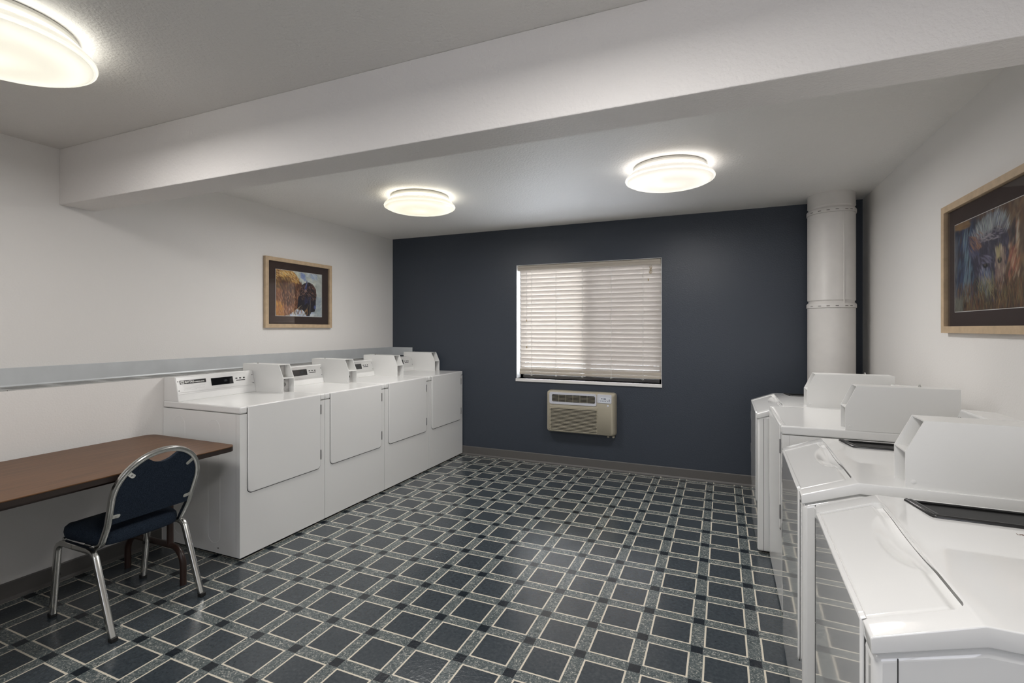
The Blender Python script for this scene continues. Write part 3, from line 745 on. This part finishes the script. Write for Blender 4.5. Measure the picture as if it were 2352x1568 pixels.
def paint_bison():
    c = canvas(230, 175, (.40, .43, .40)); D = PI / 2
    strokes(c, 500, (0, 1), (0, 1), .5, .5, .14, .05, [(.36, .40, .38), (.42, .46, .44), (.47, .50, .46)], 1)
    strokes(c, 200, (.36, .82), (0, .30), .4, .5, .10, .05, [(.52, .56, .50), (.58, .60, .50), (.48, .55, .58)], 2)
    strokes(c, 45, (.53, .60), (.03, .14), 1.0, .3, .07, .03, [(.20, .26, .46), (.24, .30, .50), (.16, .22, .42)], 21); strokes(c, 14, (.58, .63), (.12, .19), 1.2, .3, .05, .02, [(.26, .32, .50)], 22)
    strokes(c, 60, (.72, .88), (.02, .12), .6, .3, .07, .02, [(.28, .36, .54), (.40, .46, .54)], 3)
    strokes(c, 140, (.82, 1), (.55, 1), -.8, .4, .12, .05, [(.28, .33, .38), (.33, .38, .38), (.40, .44, .44)], 4)
    strokes(c, 160, (.3, .8), (.86, 1), .3, .4, .08, .04, [(.55, .60, .66), (.36, .44, .64), (.62, .66, .66)], 5)
    body = poly(c, [(0, 0), (.33, 0), (.42, .08), (.50, .22), (.55, .30), (.52, .6), (.50, .80), (.40, .86), (.30, .95), (.18, 1), (0, 1)], (.13, .052, .022))
    strokes(c, 900, (0, .55), (.05, 1), D - .15, .35, .10, .018, [(.16, .06, .024), (.26, .10, .035), (.09, .035, .02), (.33, .15, .06), (.05, .02, .014), (.22, .11, .08)], 6, body)
    strokes(c, 380, (0, .50), (0, .26), lambda x, y: .5 + x, .4, .07, .018, [(.58, .34, .08), (.66, .44, .16), (.44, .22, .05), (.68, .55, .30), (.30, .14, .04)], 7, body)
    strokes(c, 160, (0, .30), (.16, .40), 1.1, .4, .08, .03, [(.05, .025, .015), (.12, .05, .02), (.28, .16, .05)], 8, body)
    strokes(c, 150, (.0, .16), (.70, 1), D, .3, .10, .02, [(.50, .26, .05), (.40, .16, .04), (.30, .12, .05)], 9, body)
    strokes(c, 90, (.34, .52), (.32, .62), 1.3, .3, .10, .014, [(.48, .22, .08), (.55, .33, .17), (.10, .04, .02)], 10, body)
    strokes(c, 260, (.12, .54), (.26, .75), D - .1, .3, .11, .022, [(.03, .014, .010), (.06, .022, .012), (.10, .04, .02)], 24, body)
    strokes(c, 120, (.05, .5), (.45, .95), D - .1, .35, .08, .010, [(.40, .19, .10), (.30, .14, .09), (.45, .28, .20), (.20, .07, .03)], 25, body)
    head = poly(c, [(.53, .30), (.60, .24), (.70, .21), (.79, .25), (.86, .36), (.875, .50), (.855, .66), (.86, .78), (.83, .88), (.75, .90), (.71, .99), (.64, .99), (.60, .90), (.54, .84), (.48, .86), (.44, .80), (.46, .60), (.50, .52)], (.012, .009, .012))
    strokes(c, 260, (.52, .88), (.22, .62), lambda x, y: .8 + 2.0 * (x - .6), .6, .035, .013, [(.10, .04, .025), (.20, .10, .07), (.30, .19, .15), (.06, .03, .02), (.15, .06, .03)], 11, head)
    strokes(c, 130, (.46, .80), (.55, 1), D, .35, .08, .016, [(.006, .006, .010), (.016, .016, .03), (.03, .018, .012)], 12, head)
    strokes(c, 40, (.60, .74), (.56, .72), D, .6, .06, .02, [(.03, .03, .08), (.02, .02, .05)], 13, head)
    ell(c, .835, .78, .028, .055, (.05, .07, .19)); ell(c, .845, .77, .012, .02, (.16, .20, .40))
    poly(c, [(.595, .40), (.615, .30), (.655, .165), (.665, .20), (.655, .32), (.64, .42)], (.035, .045, .14)); stroke(c, .64, .28, 1.95, .16, .010, (.30, .34, .46), .8)
    ell(c, .625, .41, .03, .04, (.30, .19, .15), al=.7)
    ell(c, .695, .50, .024, .026, (.30, .20, .16), al=.6); ell(c, .695, .50, .014, .017, (.008, .008, .008))
    strokes(c, 60, (.36, .66), (.80, .97), D + .3, .4, .08, .012, [(.02, .015, .015), (.35, .18, .06)], 14)
    for q in ((.725, .80, 1.62, .45, .008, (.34, .30, .20)), (.645, .84, 2.0, .26, .007, (.30, .24, .14)), (.48, .80, -.75, .16, .010, (.52, .44, .28)), (.43, .90, 1.3, .12, .012, (.03, .02, .02)), (.46, .92, 1.0, .14, .010, (.04, .03, .04))):
        stroke(c, *q[:5], q[5], .9)
    return c
def paint_wolf():
    c = canvas(230, 165, (.10, .055, .03)); D = PI / 2
    strokes(c, 500, (.55, 1), (0, .9), D + .2, .5, .16, .04, [(.15, .075, .03), (.10, .05, .025), (.22, .12, .05), (.07, .035, .02), (.24, .17, .10)], 1)
    strokes(c, 500, (0, .40), (.08, .9), D + .15, .25, .16, .03, [(.012, .014, .035), (.025, .035, .09), (.04, .07, .15), (.02, .02, .03), (.09, .14, .20)], 2)
    strokes(c, 60, (.0, .22), (.0, .07), .1, .3, .10, .03, [(.30, .18, .07), (.22, .12, .05)], 3)
    strokes(c, 70, (.15, .27), (.15, .75), D + .12, .12, .18, .012, [(.16, .26, .32), (.10, .16, .26), (.24, .32, .34)], 4)
    strokes(c, 40, (.0, .05), (.2, .9), D, .2, .12, .02, [(.16, .16, .15), (.10, .10, .12)], 5)
    face = poly(c, [(.30, .28), (.42, .20), (.62, .19), (.76, .24), (.80, .36), (.78, .52), (.74, .66), (.70, .84), (.62, .92), (.50, .92), (.42, .80), (.34, .64), (.30, .46)], (.035, .030, .055))
    strokes(c, 500, (.28, .80), (.18, .95), lambda x, y: D + (x - .58) * .9, .3, .07, .014, [(.02, .018, .04), (.06, .05, .10), (.10, .09, .15), (.035, .03, .03), (.13, .12, .17)], 6, face)
    poly(c, [(.66, .42), (.72, .40), (.74, .60), (.71, .80), (.65, .84), (.62, .66)], (.32, .22, .17), .75)
    strokes(c, 110, (.62, .75), (.40, .84), D, .25, .08, .014, [(.42, .32, .24), (.30, .18, .15), (.52, .43, .30), (.16, .09, .10)], 7, face)
    strokes(c, 120, (.40, .56), (.56, .84), D - .2, .3, .08, .014, [(.10, .13, .24), (.20, .24, .33), (.26, .24, .30), (.06, .06, .14)], 8, face)
    tuft = poly(c, [(.26, .28), (.34, .12), (.44, .05), (.56, .03), (.68, .05), (.76, .12), (.80, .26), (.74, .24), (.66, .18), (.52, .20), (.40, .26)], (.16, .18, .22), .55)
    strokes(c, 460, (.24, .82), (.02, .32), lambda x, y: D + (x - .52) * 2.2, .2, .11, .010, [(.44, .47, .48), (.56, .58, .56), (.30, .36, .42), (.12, .12, .22), (.38, .44, .40)], 9, tuft)
    strokes(c, 60, (.36, .70), (.20, .30), .1, .5, .06, .012, [(.42, .38, .40), (.30, .26, .32)], 10)
    poly(c, [(.22, .17), (.30, .22), (.40, .34), (.42, .42), (.32, .42), (.24, .34)], (.045, .05, .10)); poly(c, [(.26, .19), (.36, .22), (.43, .34), (.40, .36)], (.34, .16, .08), .85)
    poly(c, [(.27, .26), (.35, .33), (.37, .42), (.30, .42)], (.07, .07, .13), .7)
    strokes(c, 60, (.23, .40), (.20, .44), D - .35, .25, .09, .012, [(.05, .05, .10), (.10, .10, .18), (.025, .025, .05), (.16, .15, .24)], 26)
    strokes(c, 34, (.27, .42), (.19, .36), .85, .2, .09, .012, [(.30, .14, .08), (.20, .09, .05), (.38, .22, .14)], 27)
    poly(c, [(.80, .42), (.86, .20), (.90, .20), (.885, .45), (.86, .66), (.80, .60)], (.28, .10, .05), .9)
    strokes(c, 90, (.79, .90), (.24, .75), D + .25, .25, .10, .014, [(.48, .20, .10), (.52, .34, .20), (.30, .06, .05), (.55, .48, .36)], 11)
    strokes(c, 40, (.80, .86), (.20, .40), D + .25, .15, .09, .02, [(.02, .015, .015), (.05, .03, .03)], 23); stroke(c, .885, .29, D + .12, .24, .018, (.52, .50, .42), .9)
    ell(c, .485, .545, .040, .030, (.006, .006, .008), .3); ell(c, .48, .54, .014, .012, (.10, .07, .04)); ell(c, .675, .525, .030, .035, (.008, .007, .006)); ell(c, .675, .52, .012, .013, (.16, .10, .03))
    strokes(c, 20, (.44, .56), (.44, .52), .5, .2, .08, .014, [(.16, .15, .24), (.22, .20, .28)], 12)
    strokes(c, 20, (.63, .68), (.40, .50), D, .2, .08, .014, [(.42, .36, .18)], 13)
    ell(c, .615, .845, .035, .05, (.008, .007, .010)); ell(c, .17, .92, .07, .05, (.010, .010, .014))
    ell(c, .22, .86, .05, .05, (.22, .26, .24), al=.7)
    strokes(c, 700, (.05, 1), (.72, 1), D, .35, .13, .008, [(.16, .06, .02), (.22, .10, .03), (.06, .03, .015), (.10, .09, .03), (.30, .18, .07), (.03, .02, .012), (.04, .022, .012), (.22, .19, .08)], 14, al=.75)
    strokes(c, 50, (.38, .60), (.66, .85), D - .3, .4, .16, .005, [(.34, .32, .18), (.24, .26, .14)], 15)
    stroke(c, .53, .72, .95, .26, .007, (.36, .27, .17), .9)
    strokes(c, 90, (.0, .14), (.86, 1), D, .3, .08, .02, [(.12, .13, .11), (.18, .17, .13)], 16)
    return c
def colour_sheet(name, img, parent, w, h, nrm_x, gain=1.0):
    ih, iw, _ = img.shape; vs = []; fs = []
    for j in range(ih):
        for i in range(iw):
            vs.append((0, (i / (iw - 1) - .5) * w * nrm_x, (.5 - j / (ih - 1)) * h))
    for j in range(ih - 1):
        for i in range(iw - 1):
            k = j * iw + i; fs.append((k, k + 1, k + iw + 1, k + iw))
    me = bpy.data.meshes.new(name); me.from_pydata(vs, [], fs)
    at = me.attributes.new('print', 'FLOAT_COLOR', 'POINT')
    flat = np.concatenate([np.clip(img * gain, 0, 1), np.ones((ih, iw, 1))], 2).astype(np.float32).reshape(-1)
    at.data.foreach_set('color', flat)
    m, t, p = nt(name + ' print'); an = N(t, 'ShaderNodeAttribute', attribute_name='print'); t.links.new(an.outputs['Color'], p.inputs['Base Color']); p.inputs['Roughness'].default_value = .5
    me.materials.append(m); o = bpy.data.objects.new(name, me); COL.objects.link(o); o.parent = parent; return o
def picture(label, xw, yc, zc, W, Hh, sx_, img, pw, ph, dz=0.0, dyp=0.0, gain=1.0):
    # sx_ = +1 faces +x, -1 faces -x
    e = thing('framed_picture', label, 'picture', (xw, yc, zc))
    fw, d = .034, .030
    def FX(x): return sx_ * x
    b = MB()
    o_ = [(-W / 2, -Hh / 2), (W / 2, -Hh / 2), (W / 2, Hh / 2), (-W / 2, Hh / 2)]; i_ = [(-W / 2 + fw, -Hh / 2 + fw), (W / 2 - fw, -Hh / 2 + fw), (W / 2 - fw, Hh / 2 - fw), (-W / 2 + fw, Hh / 2 - fw)]
    vs = [(FX(.002), y, z) for y, z in o_] + [(FX(d), y, z) for y, z in o_] + [(FX(d), y, z) for y, z in i_] + [(FX(.002), y, z) for y, z in i_]
    b.add(vs, [(k * 4 + i, k * 4 + (i + 1) % 4, (k + 1) % 4 * 4 + (i + 1) % 4, (k + 1) % 4 * 4 + i) for k in range(4) for i in range(4)])
    b.build('frame', M['oak'], e, bevel=.0015, smooth=0)
    MB().box(min(FX(.004), FX(.010)), max(FX(.004), FX(.010)), -W / 2 + fw, W / 2 - fw, -Hh / 2 + fw, Hh / 2 - fw).build('mat_board', M['mount'], e, smooth=0)
    bl_ = MB(); q = .003
    y0_, y1_, z0_, z1_ = dyp - pw / 2 - q, dyp + pw / 2 + q, dz - ph / 2 - q, dz + ph / 2 + q
    bl_.box(min(FX(.010), FX(.0112)), max(FX(.010), FX(.0112)), y0_, y1_, z0_, z1_).build('mat_bevel', M['sill'], e, smooth=0)
    s_ = colour_sheet('painting', img, e, pw, ph, sx_, gain); s_.location = (FX(.0117), dyp, dz)
    MB().box(min(FX(.0165), FX(.0185)), max(FX(.0165), FX(.0185)), -W / 2 + fw, W / 2 - fw, -Hh / 2 + fw, Hh / 2 - fw).build('glass', M['picglass'], e, smooth=0)
    return e
picture('framed painting of a brown bison in profile, on the white wall above the left dryers', XL, 3.497, 1.742, .792, .628, 1, paint_bison(), .548, .415, .003, .000, 1.25)
picture('framed painting of a grey wolf in grass, cut by the photo edge', XR, 2.808, 1.722, .87, .648, -1, paint_wolf(), .640, .428, -.004, .0, .88)

# ------------------------------------------------------------------ folding table
TX0, TX1, TY0, TY1, TZ = -3.370, -2.590, .185, 2.012, .745
tb = thing('folding_table', 'brown wood-grain folding table standing by the left wall beside the dryers', 'table', ((TX0 + TX1) / 2, (TY0 + TY1) / 2, 0))
hx, hy = (TX1 - TX0) / 2, (TY1 - TY0) / 2
MB().prism(rrect(-hx, hx, -hy, hy, .055, 8), 'z', TZ - .006, TZ).build('tabletop', M['laminate'], tb, bevel=.0015, smooth=40)
MB().prism(rrect(-hx, hx, -hy, hy, .055, 8), 'z', TZ - .030, TZ - .006).build('edge_band', M['edge'], tb, smooth=40)
ap = MB()
ap.box(-hx + .12, -hx + .14, -hy + .22, hy - .22, TZ - .070, TZ - .030).box(hx - .14, hx - .12, -hy + .22, hy - .22, TZ - .070, TZ - .030)
ap.build('apron_rail', M['brownsteel'], tb, smooth=0)
for k, ly in enumerate((hy - .205, -hy + .205)):
    lg = MB(); R = .0165; zb_ = .200
    xa, xb_ = hx - .165, -hx + .115
    # foot tube: front foot, bend, cross bar, bend, rear foot
    pts = [(xa, ly, 0.0), (xa, ly, .10)]
    for j in range(1, 7):
        a = j / 6 * PI / 2; pts.append((xa - .085 * (1 - math.cos(a)), ly, .10 + (zb_ - .10) * math.sin(a)))
    for j in range(0, 7):
        a = (1 - j / 6) * PI / 2; pts.append((xb_ + .085 * (1 - math.cos(a)), ly, .10 + (zb_ - .10) * math.sin(a)))
    pts += [(xb_, ly, 0.0)]
    lg.tube(pts, R, 12, up=(0, 1, 0))
    lo_ = lg.build('leg', M['brownsteel'], tb, smooth=60)
    po = MB()
    for xp in (xa - .112, xb_ + .112): po.tube([(xp, ly, zb_), (xp, ly, TZ - .03)], R, 12, up=(0, 1, 0))
    po.tube([(xa - .112, ly, TZ - .05), (xb_ + .112, ly, TZ - .05)], .012, 10, up=(0, 1, 0))
    po.build('upright', M['brownsteel'], lo_, smooth=60)
    sgn = -1 if ly > 0 else 1
    MB().tube([(0, ly, .42), (0, ly + sgn * .22, TZ - .035)], .008, 8).tube([(xa - .112, ly, .42), (xb_ + .112, ly, .42)], .009, 8, up=(0, 1, 0)).build('brace', M['brownsteel'], tb, smooth=60)

# ------------------------------------------------------------------ banquet chair
CXo, CYo = -2.80, 1.560
ch = thing('banquet_chair', 'chrome chair with blue fabric seat and round back, pushed to the brown table', 'chair', (CXo, CYo, 0))
X = lambda x: x - CXo
def arc(c, r, a0, a1, n=6):
    return [(c[0] + r * math.cos(a0 + (a1 - a0) * k / n), c[1] + r * math.sin(a0 + (a1 - a0) * k / n)) for k in range(n + 1)]
SQ = (.0255, .0255)
for sy in (-1, 1):
    y = sy * .2075
    # front leg: foot -> up -> bends back into the side rail ; rear leg likewise
    fl_ = [(-3.040, .016), (-2.995, .335), (-2.990, .352), (-2.978, .366), (-2.960, .376), (-2.935, .380), (-2.85, .380)]
    MB().tube([(X(a), y, z) for a, z in fl_], .012, sq=SQ, up=(0, 1, 0)).build('leg', M['chrome'], ch, smooth=50)
    rl = [(-2.552, .016), (-2.682, .352), (-2.692, .366), (-2.708, .376), (-2.735, .380), (-2.852, .380)]
    MB().tube([(X(a), y, z) for a, z in rl], .012, sq=SQ, up=(0, 1, 0)).build('leg', M['chrome'], ch, smooth=50)
legs = [c for c in ch.children if c.name.startswith('leg')]
for lg_, xx in zip(legs, (-3.0425, -2.5455) * 2):
    yy = .2075 * (-1 if legs.index(lg_) < 2 else 1)
    MB().box(X(xx) - .0145, X(xx) + .0145, yy - .0145, yy + .0145, 0, .020).build('rubber_foot', M['rubber'], lg_, bevel=.003)
for i_, zz in ((0, .21), (0, .09), (2, .21)):
    yy = -.2075 + .0135 if i_ == 0 else .2075 - .0135
    xx = -3.012 - (.21 - zz) * .14
    MB().lathe([(.008, -.003), (.008, .003), (.005, .005)] if i_ == 0 else [(.008, .003), (.008, -.003), (.005, -.005)], (X(xx), yy, zz), 'y', 12).build('bumper', M['rubber'], legs[i_], smooth=40)
# cross rails under the seat
cr_ = MB()
for xx in (-2.965, -2.735): cr_.tube([(X(xx), -.20, .392), (X(xx), .20, .392)], .009, 8)
cr_.build('seat_rail', M['chrome'], ch, smooth=60)
# back hoop (flat oval tube leaning back)
def BX(z): return -2.656 + (z - .42) * (.150 / .42)
hp = []
for (xx, z) in ((-2.80, .384), (-2.745, .386), (-2.705, .392), (-2.684, .404), (-2.672, .425)): hp.append((xx, -.183, z))
hp += [(BX(.50), -.187, .50), (BX(.58), -.191, .58)]
cz, rz_ = .640, .190
for k in range(0, 25):
    a = PI - PI * k / 24; yy = .195 * math.cos(a); z = cz + rz_ * (abs(math.sin(a)) ** .95)
    hp.append((BX(z), yy, z))
hp += [(BX(.58), .191, .58), (BX(.50), .187, .50)]
for (xx, z) in ((-2.672, .425), (-2.684, .404), (-2.705, .392), (-2.745, .386), (-2.80, .384)): hp.append((xx, .183, z))
MB().tube([(X(a), y, z) for a, y, z in hp], .012, sq=(.024, .021), up=(1, 0, 0)).build('back_frame', M['chrome'], ch, smooth=50)
# back panel: outline inside the hoop with a dip at the top
ol = []
zlo = .505
ol += [(-.183, zlo)]
for k in range(0, 25):
    a = PI - PI * k / 24; yy = .183 * math.cos(a); z = cz + (rz_ - .012) * (abs(math.sin(a)) ** .95)
    if abs(yy) > .080: ol.append((yy, z))
    elif yy < 0 and (not ol or ol[-1][1] < 5) and not any(abs(q[0]) < .079 for q in ol):
        for j in range(0, 13):
            u = -1 + j / 6; ol.append((u * .0785, .770 + .034 * u * u))
ol += [(.183, zlo)]
ol = [q for i, q in enumerate(ol) if i == 0 or (abs(q[0] - ol[i - 1][0]) + abs(q[1] - ol[i - 1][1])) > 1e-4]
bk = MB(); n = len(ol)
cyc = [sum(q[0] for q in ol) / n, sum(q[1] for q in ol) / n]
lay = [(.000, 1.0), (-.010, 1.0), (-.022, .985), (-.029, .93), (-.032, .80)]
vs = []
for dxx, s_ in lay:
    for q in ol:
        yq = cyc[0] + (q[0] - cyc[0]) * s_; zq = cyc[1] + (q[1] - cyc[1]) * s_
        vs.append((X(BX(zq)) + .006 + dxx, yq, zq))
fs = [tuple(range(n))] + [(i * n + j, i * n + (j + 1) % n, (i + 1) * n + (j + 1) % n, (i + 1) * n + j) for i in range(len(lay) - 1) for j in range(n)] + [tuple(range((len(lay) - 1) * n, len(lay) * n))]
bk.add(vs, fs); bk.build('backrest', M['fabric'], ch, smooth=45)
for (yy, zz, rot) in ((-.135, .735, .75), (.135, .735, -.75), (-.165, .545, .1), (.165, .545, -.1)):
    c_, s_ = math.cos(rot), math.sin(rot)
    tilt = Vector((.150 / .42, 0, 1)).normalized(); side = Vector((0, 1, 0)); nrm = side.cross(tilt)
    sg = -1 if yy < 0 else 1
    org = Vector((X(BX(zz)) + .0065, yy, zz))
    mw = frame_mat(org, side * c_ - tilt * s_ if sg > 0 else side * c_ - tilt * s_, side * s_ + tilt * c_)
    br = MB().prism(rrect(-.018, .030, -.010, .010, .009, 4) if sg > 0 else rrect(-.030, .018, -.010, .010, .009, 4), 'z', 0, .0025).build('bracket', M['chrome'], ch, smooth=0, xf=mw)
    MB().lathe([(.0045, .0025), (.004, .0045), (.001, .0052)], (0, 0, 0), seg=12).build('screw', M['chrome'], br, smooth=40, xf=mw)
# seat cushion: puffy rounded slab, rolled front
st = MB()
def seat(i, j):
    # i around section (v), j around outline: superellipse outline
    a = 2 * PI * j; e_ = .42
    def se(c): return math.copysign(abs(c) ** e_, c)
    ox_, oy_ = se(math.cos(a)), se(math.sin(a))
    prof = [(0.0, .3945), (.97, .3945), (.985, .402), (1.0, .420), (.985, .440), (.93, .452), (.75, .460), (.40, .464), (0.0, .465)]
    s_, z = prof[min(8, int(round(i * 8)))]
    wid = .197 + .008 * (-ox_)
    return (X(-2.842) + ox_ * s_ * .187, oy_ * s_ * wid, z - (.006 if ox_ < -.9 else 0) * s_)
st.grid(seat, 8, 64)
o = st.build('seat', M['fabric'], ch, smooth=180)
bm = bmesh.new(); bm.from_mesh(o.data); bmesh.ops.remove_doubles(bm, verts=bm.verts, dist=1e-5); bmesh.ops.recalc_face_normals(bm, faces=bm.faces); bm.to_mesh(o.data); bm.free(); o.data.shade_smooth()

# ------------------------------------------------------------------ daylight outside the window
w = bpy.data.worlds.new('World'); sc.world = w; w.use_nodes = True
wt = w.node_tree; bgn = wt.nodes['Background']
bgn.inputs['Color'].default_value = (.92, .95, 1.0, 1); bgn.inputs['Strength'].default_value = 25.0
def portal(x, y, z, sx_, sz_, rx, rz):
    la = bpy.data.lights.new('window_portal', 'AREA'); la.shape = 'RECTANGLE'; la.size = sx_; la.size_y = sz_; la.cycles.is_portal = True
    o = bpy.data.objects.new('window_portal', la); COL.objects.link(o); o.location = (x, y, z); o.rotation_euler = (rx, 0, rz)
portal((WX0 + WX1) / 2, YB + .19, (WZ0 + WZ1) / 2, WX1 - WX0, WZ1 - WZ0, -PI / 2, 0)
portal(RWX, YF - TH - .02, RWZ, 1.9, 1.3, PI / 2, 0)  # portal of the added rear window

# ------------------------------------------------------------------ camera
cam = bpy.data.cameras.new('Camera'); co = bpy.data.objects.new('Camera', cam); COL.objects.link(co)
co.location = (0, 0, 1.42); co.rotation_euler = (PI / 2, 0, math.radians(23.07))
cam.sensor_fit = 'HORIZONTAL'; cam.sensor_width = 36; cam.lens = 1133.7 * 36 / 2352
cam.shift_x = 0; cam.shift_y = -29.3 / 2352; cam.clip_start = .02
sc.camera = co
vs_ = sc.view_settings; vs_.view_transform = 'Standard'; vs_.look = 'None'; vs_.gamma = 1; vs_.exposure = 0.13; vs_.use_curve_mapping = False
try:
    sc.cycles.max_bounces = 16; sc.cycles.diffuse_bounces = 12; sc.cycles.transparent_max_bounces = 16; sc.cycles.caustics_reflective = False; sc.cycles.caustics_refractive = False
    sc.cycles.sample_clamp_indirect = 6
except Exception: pass
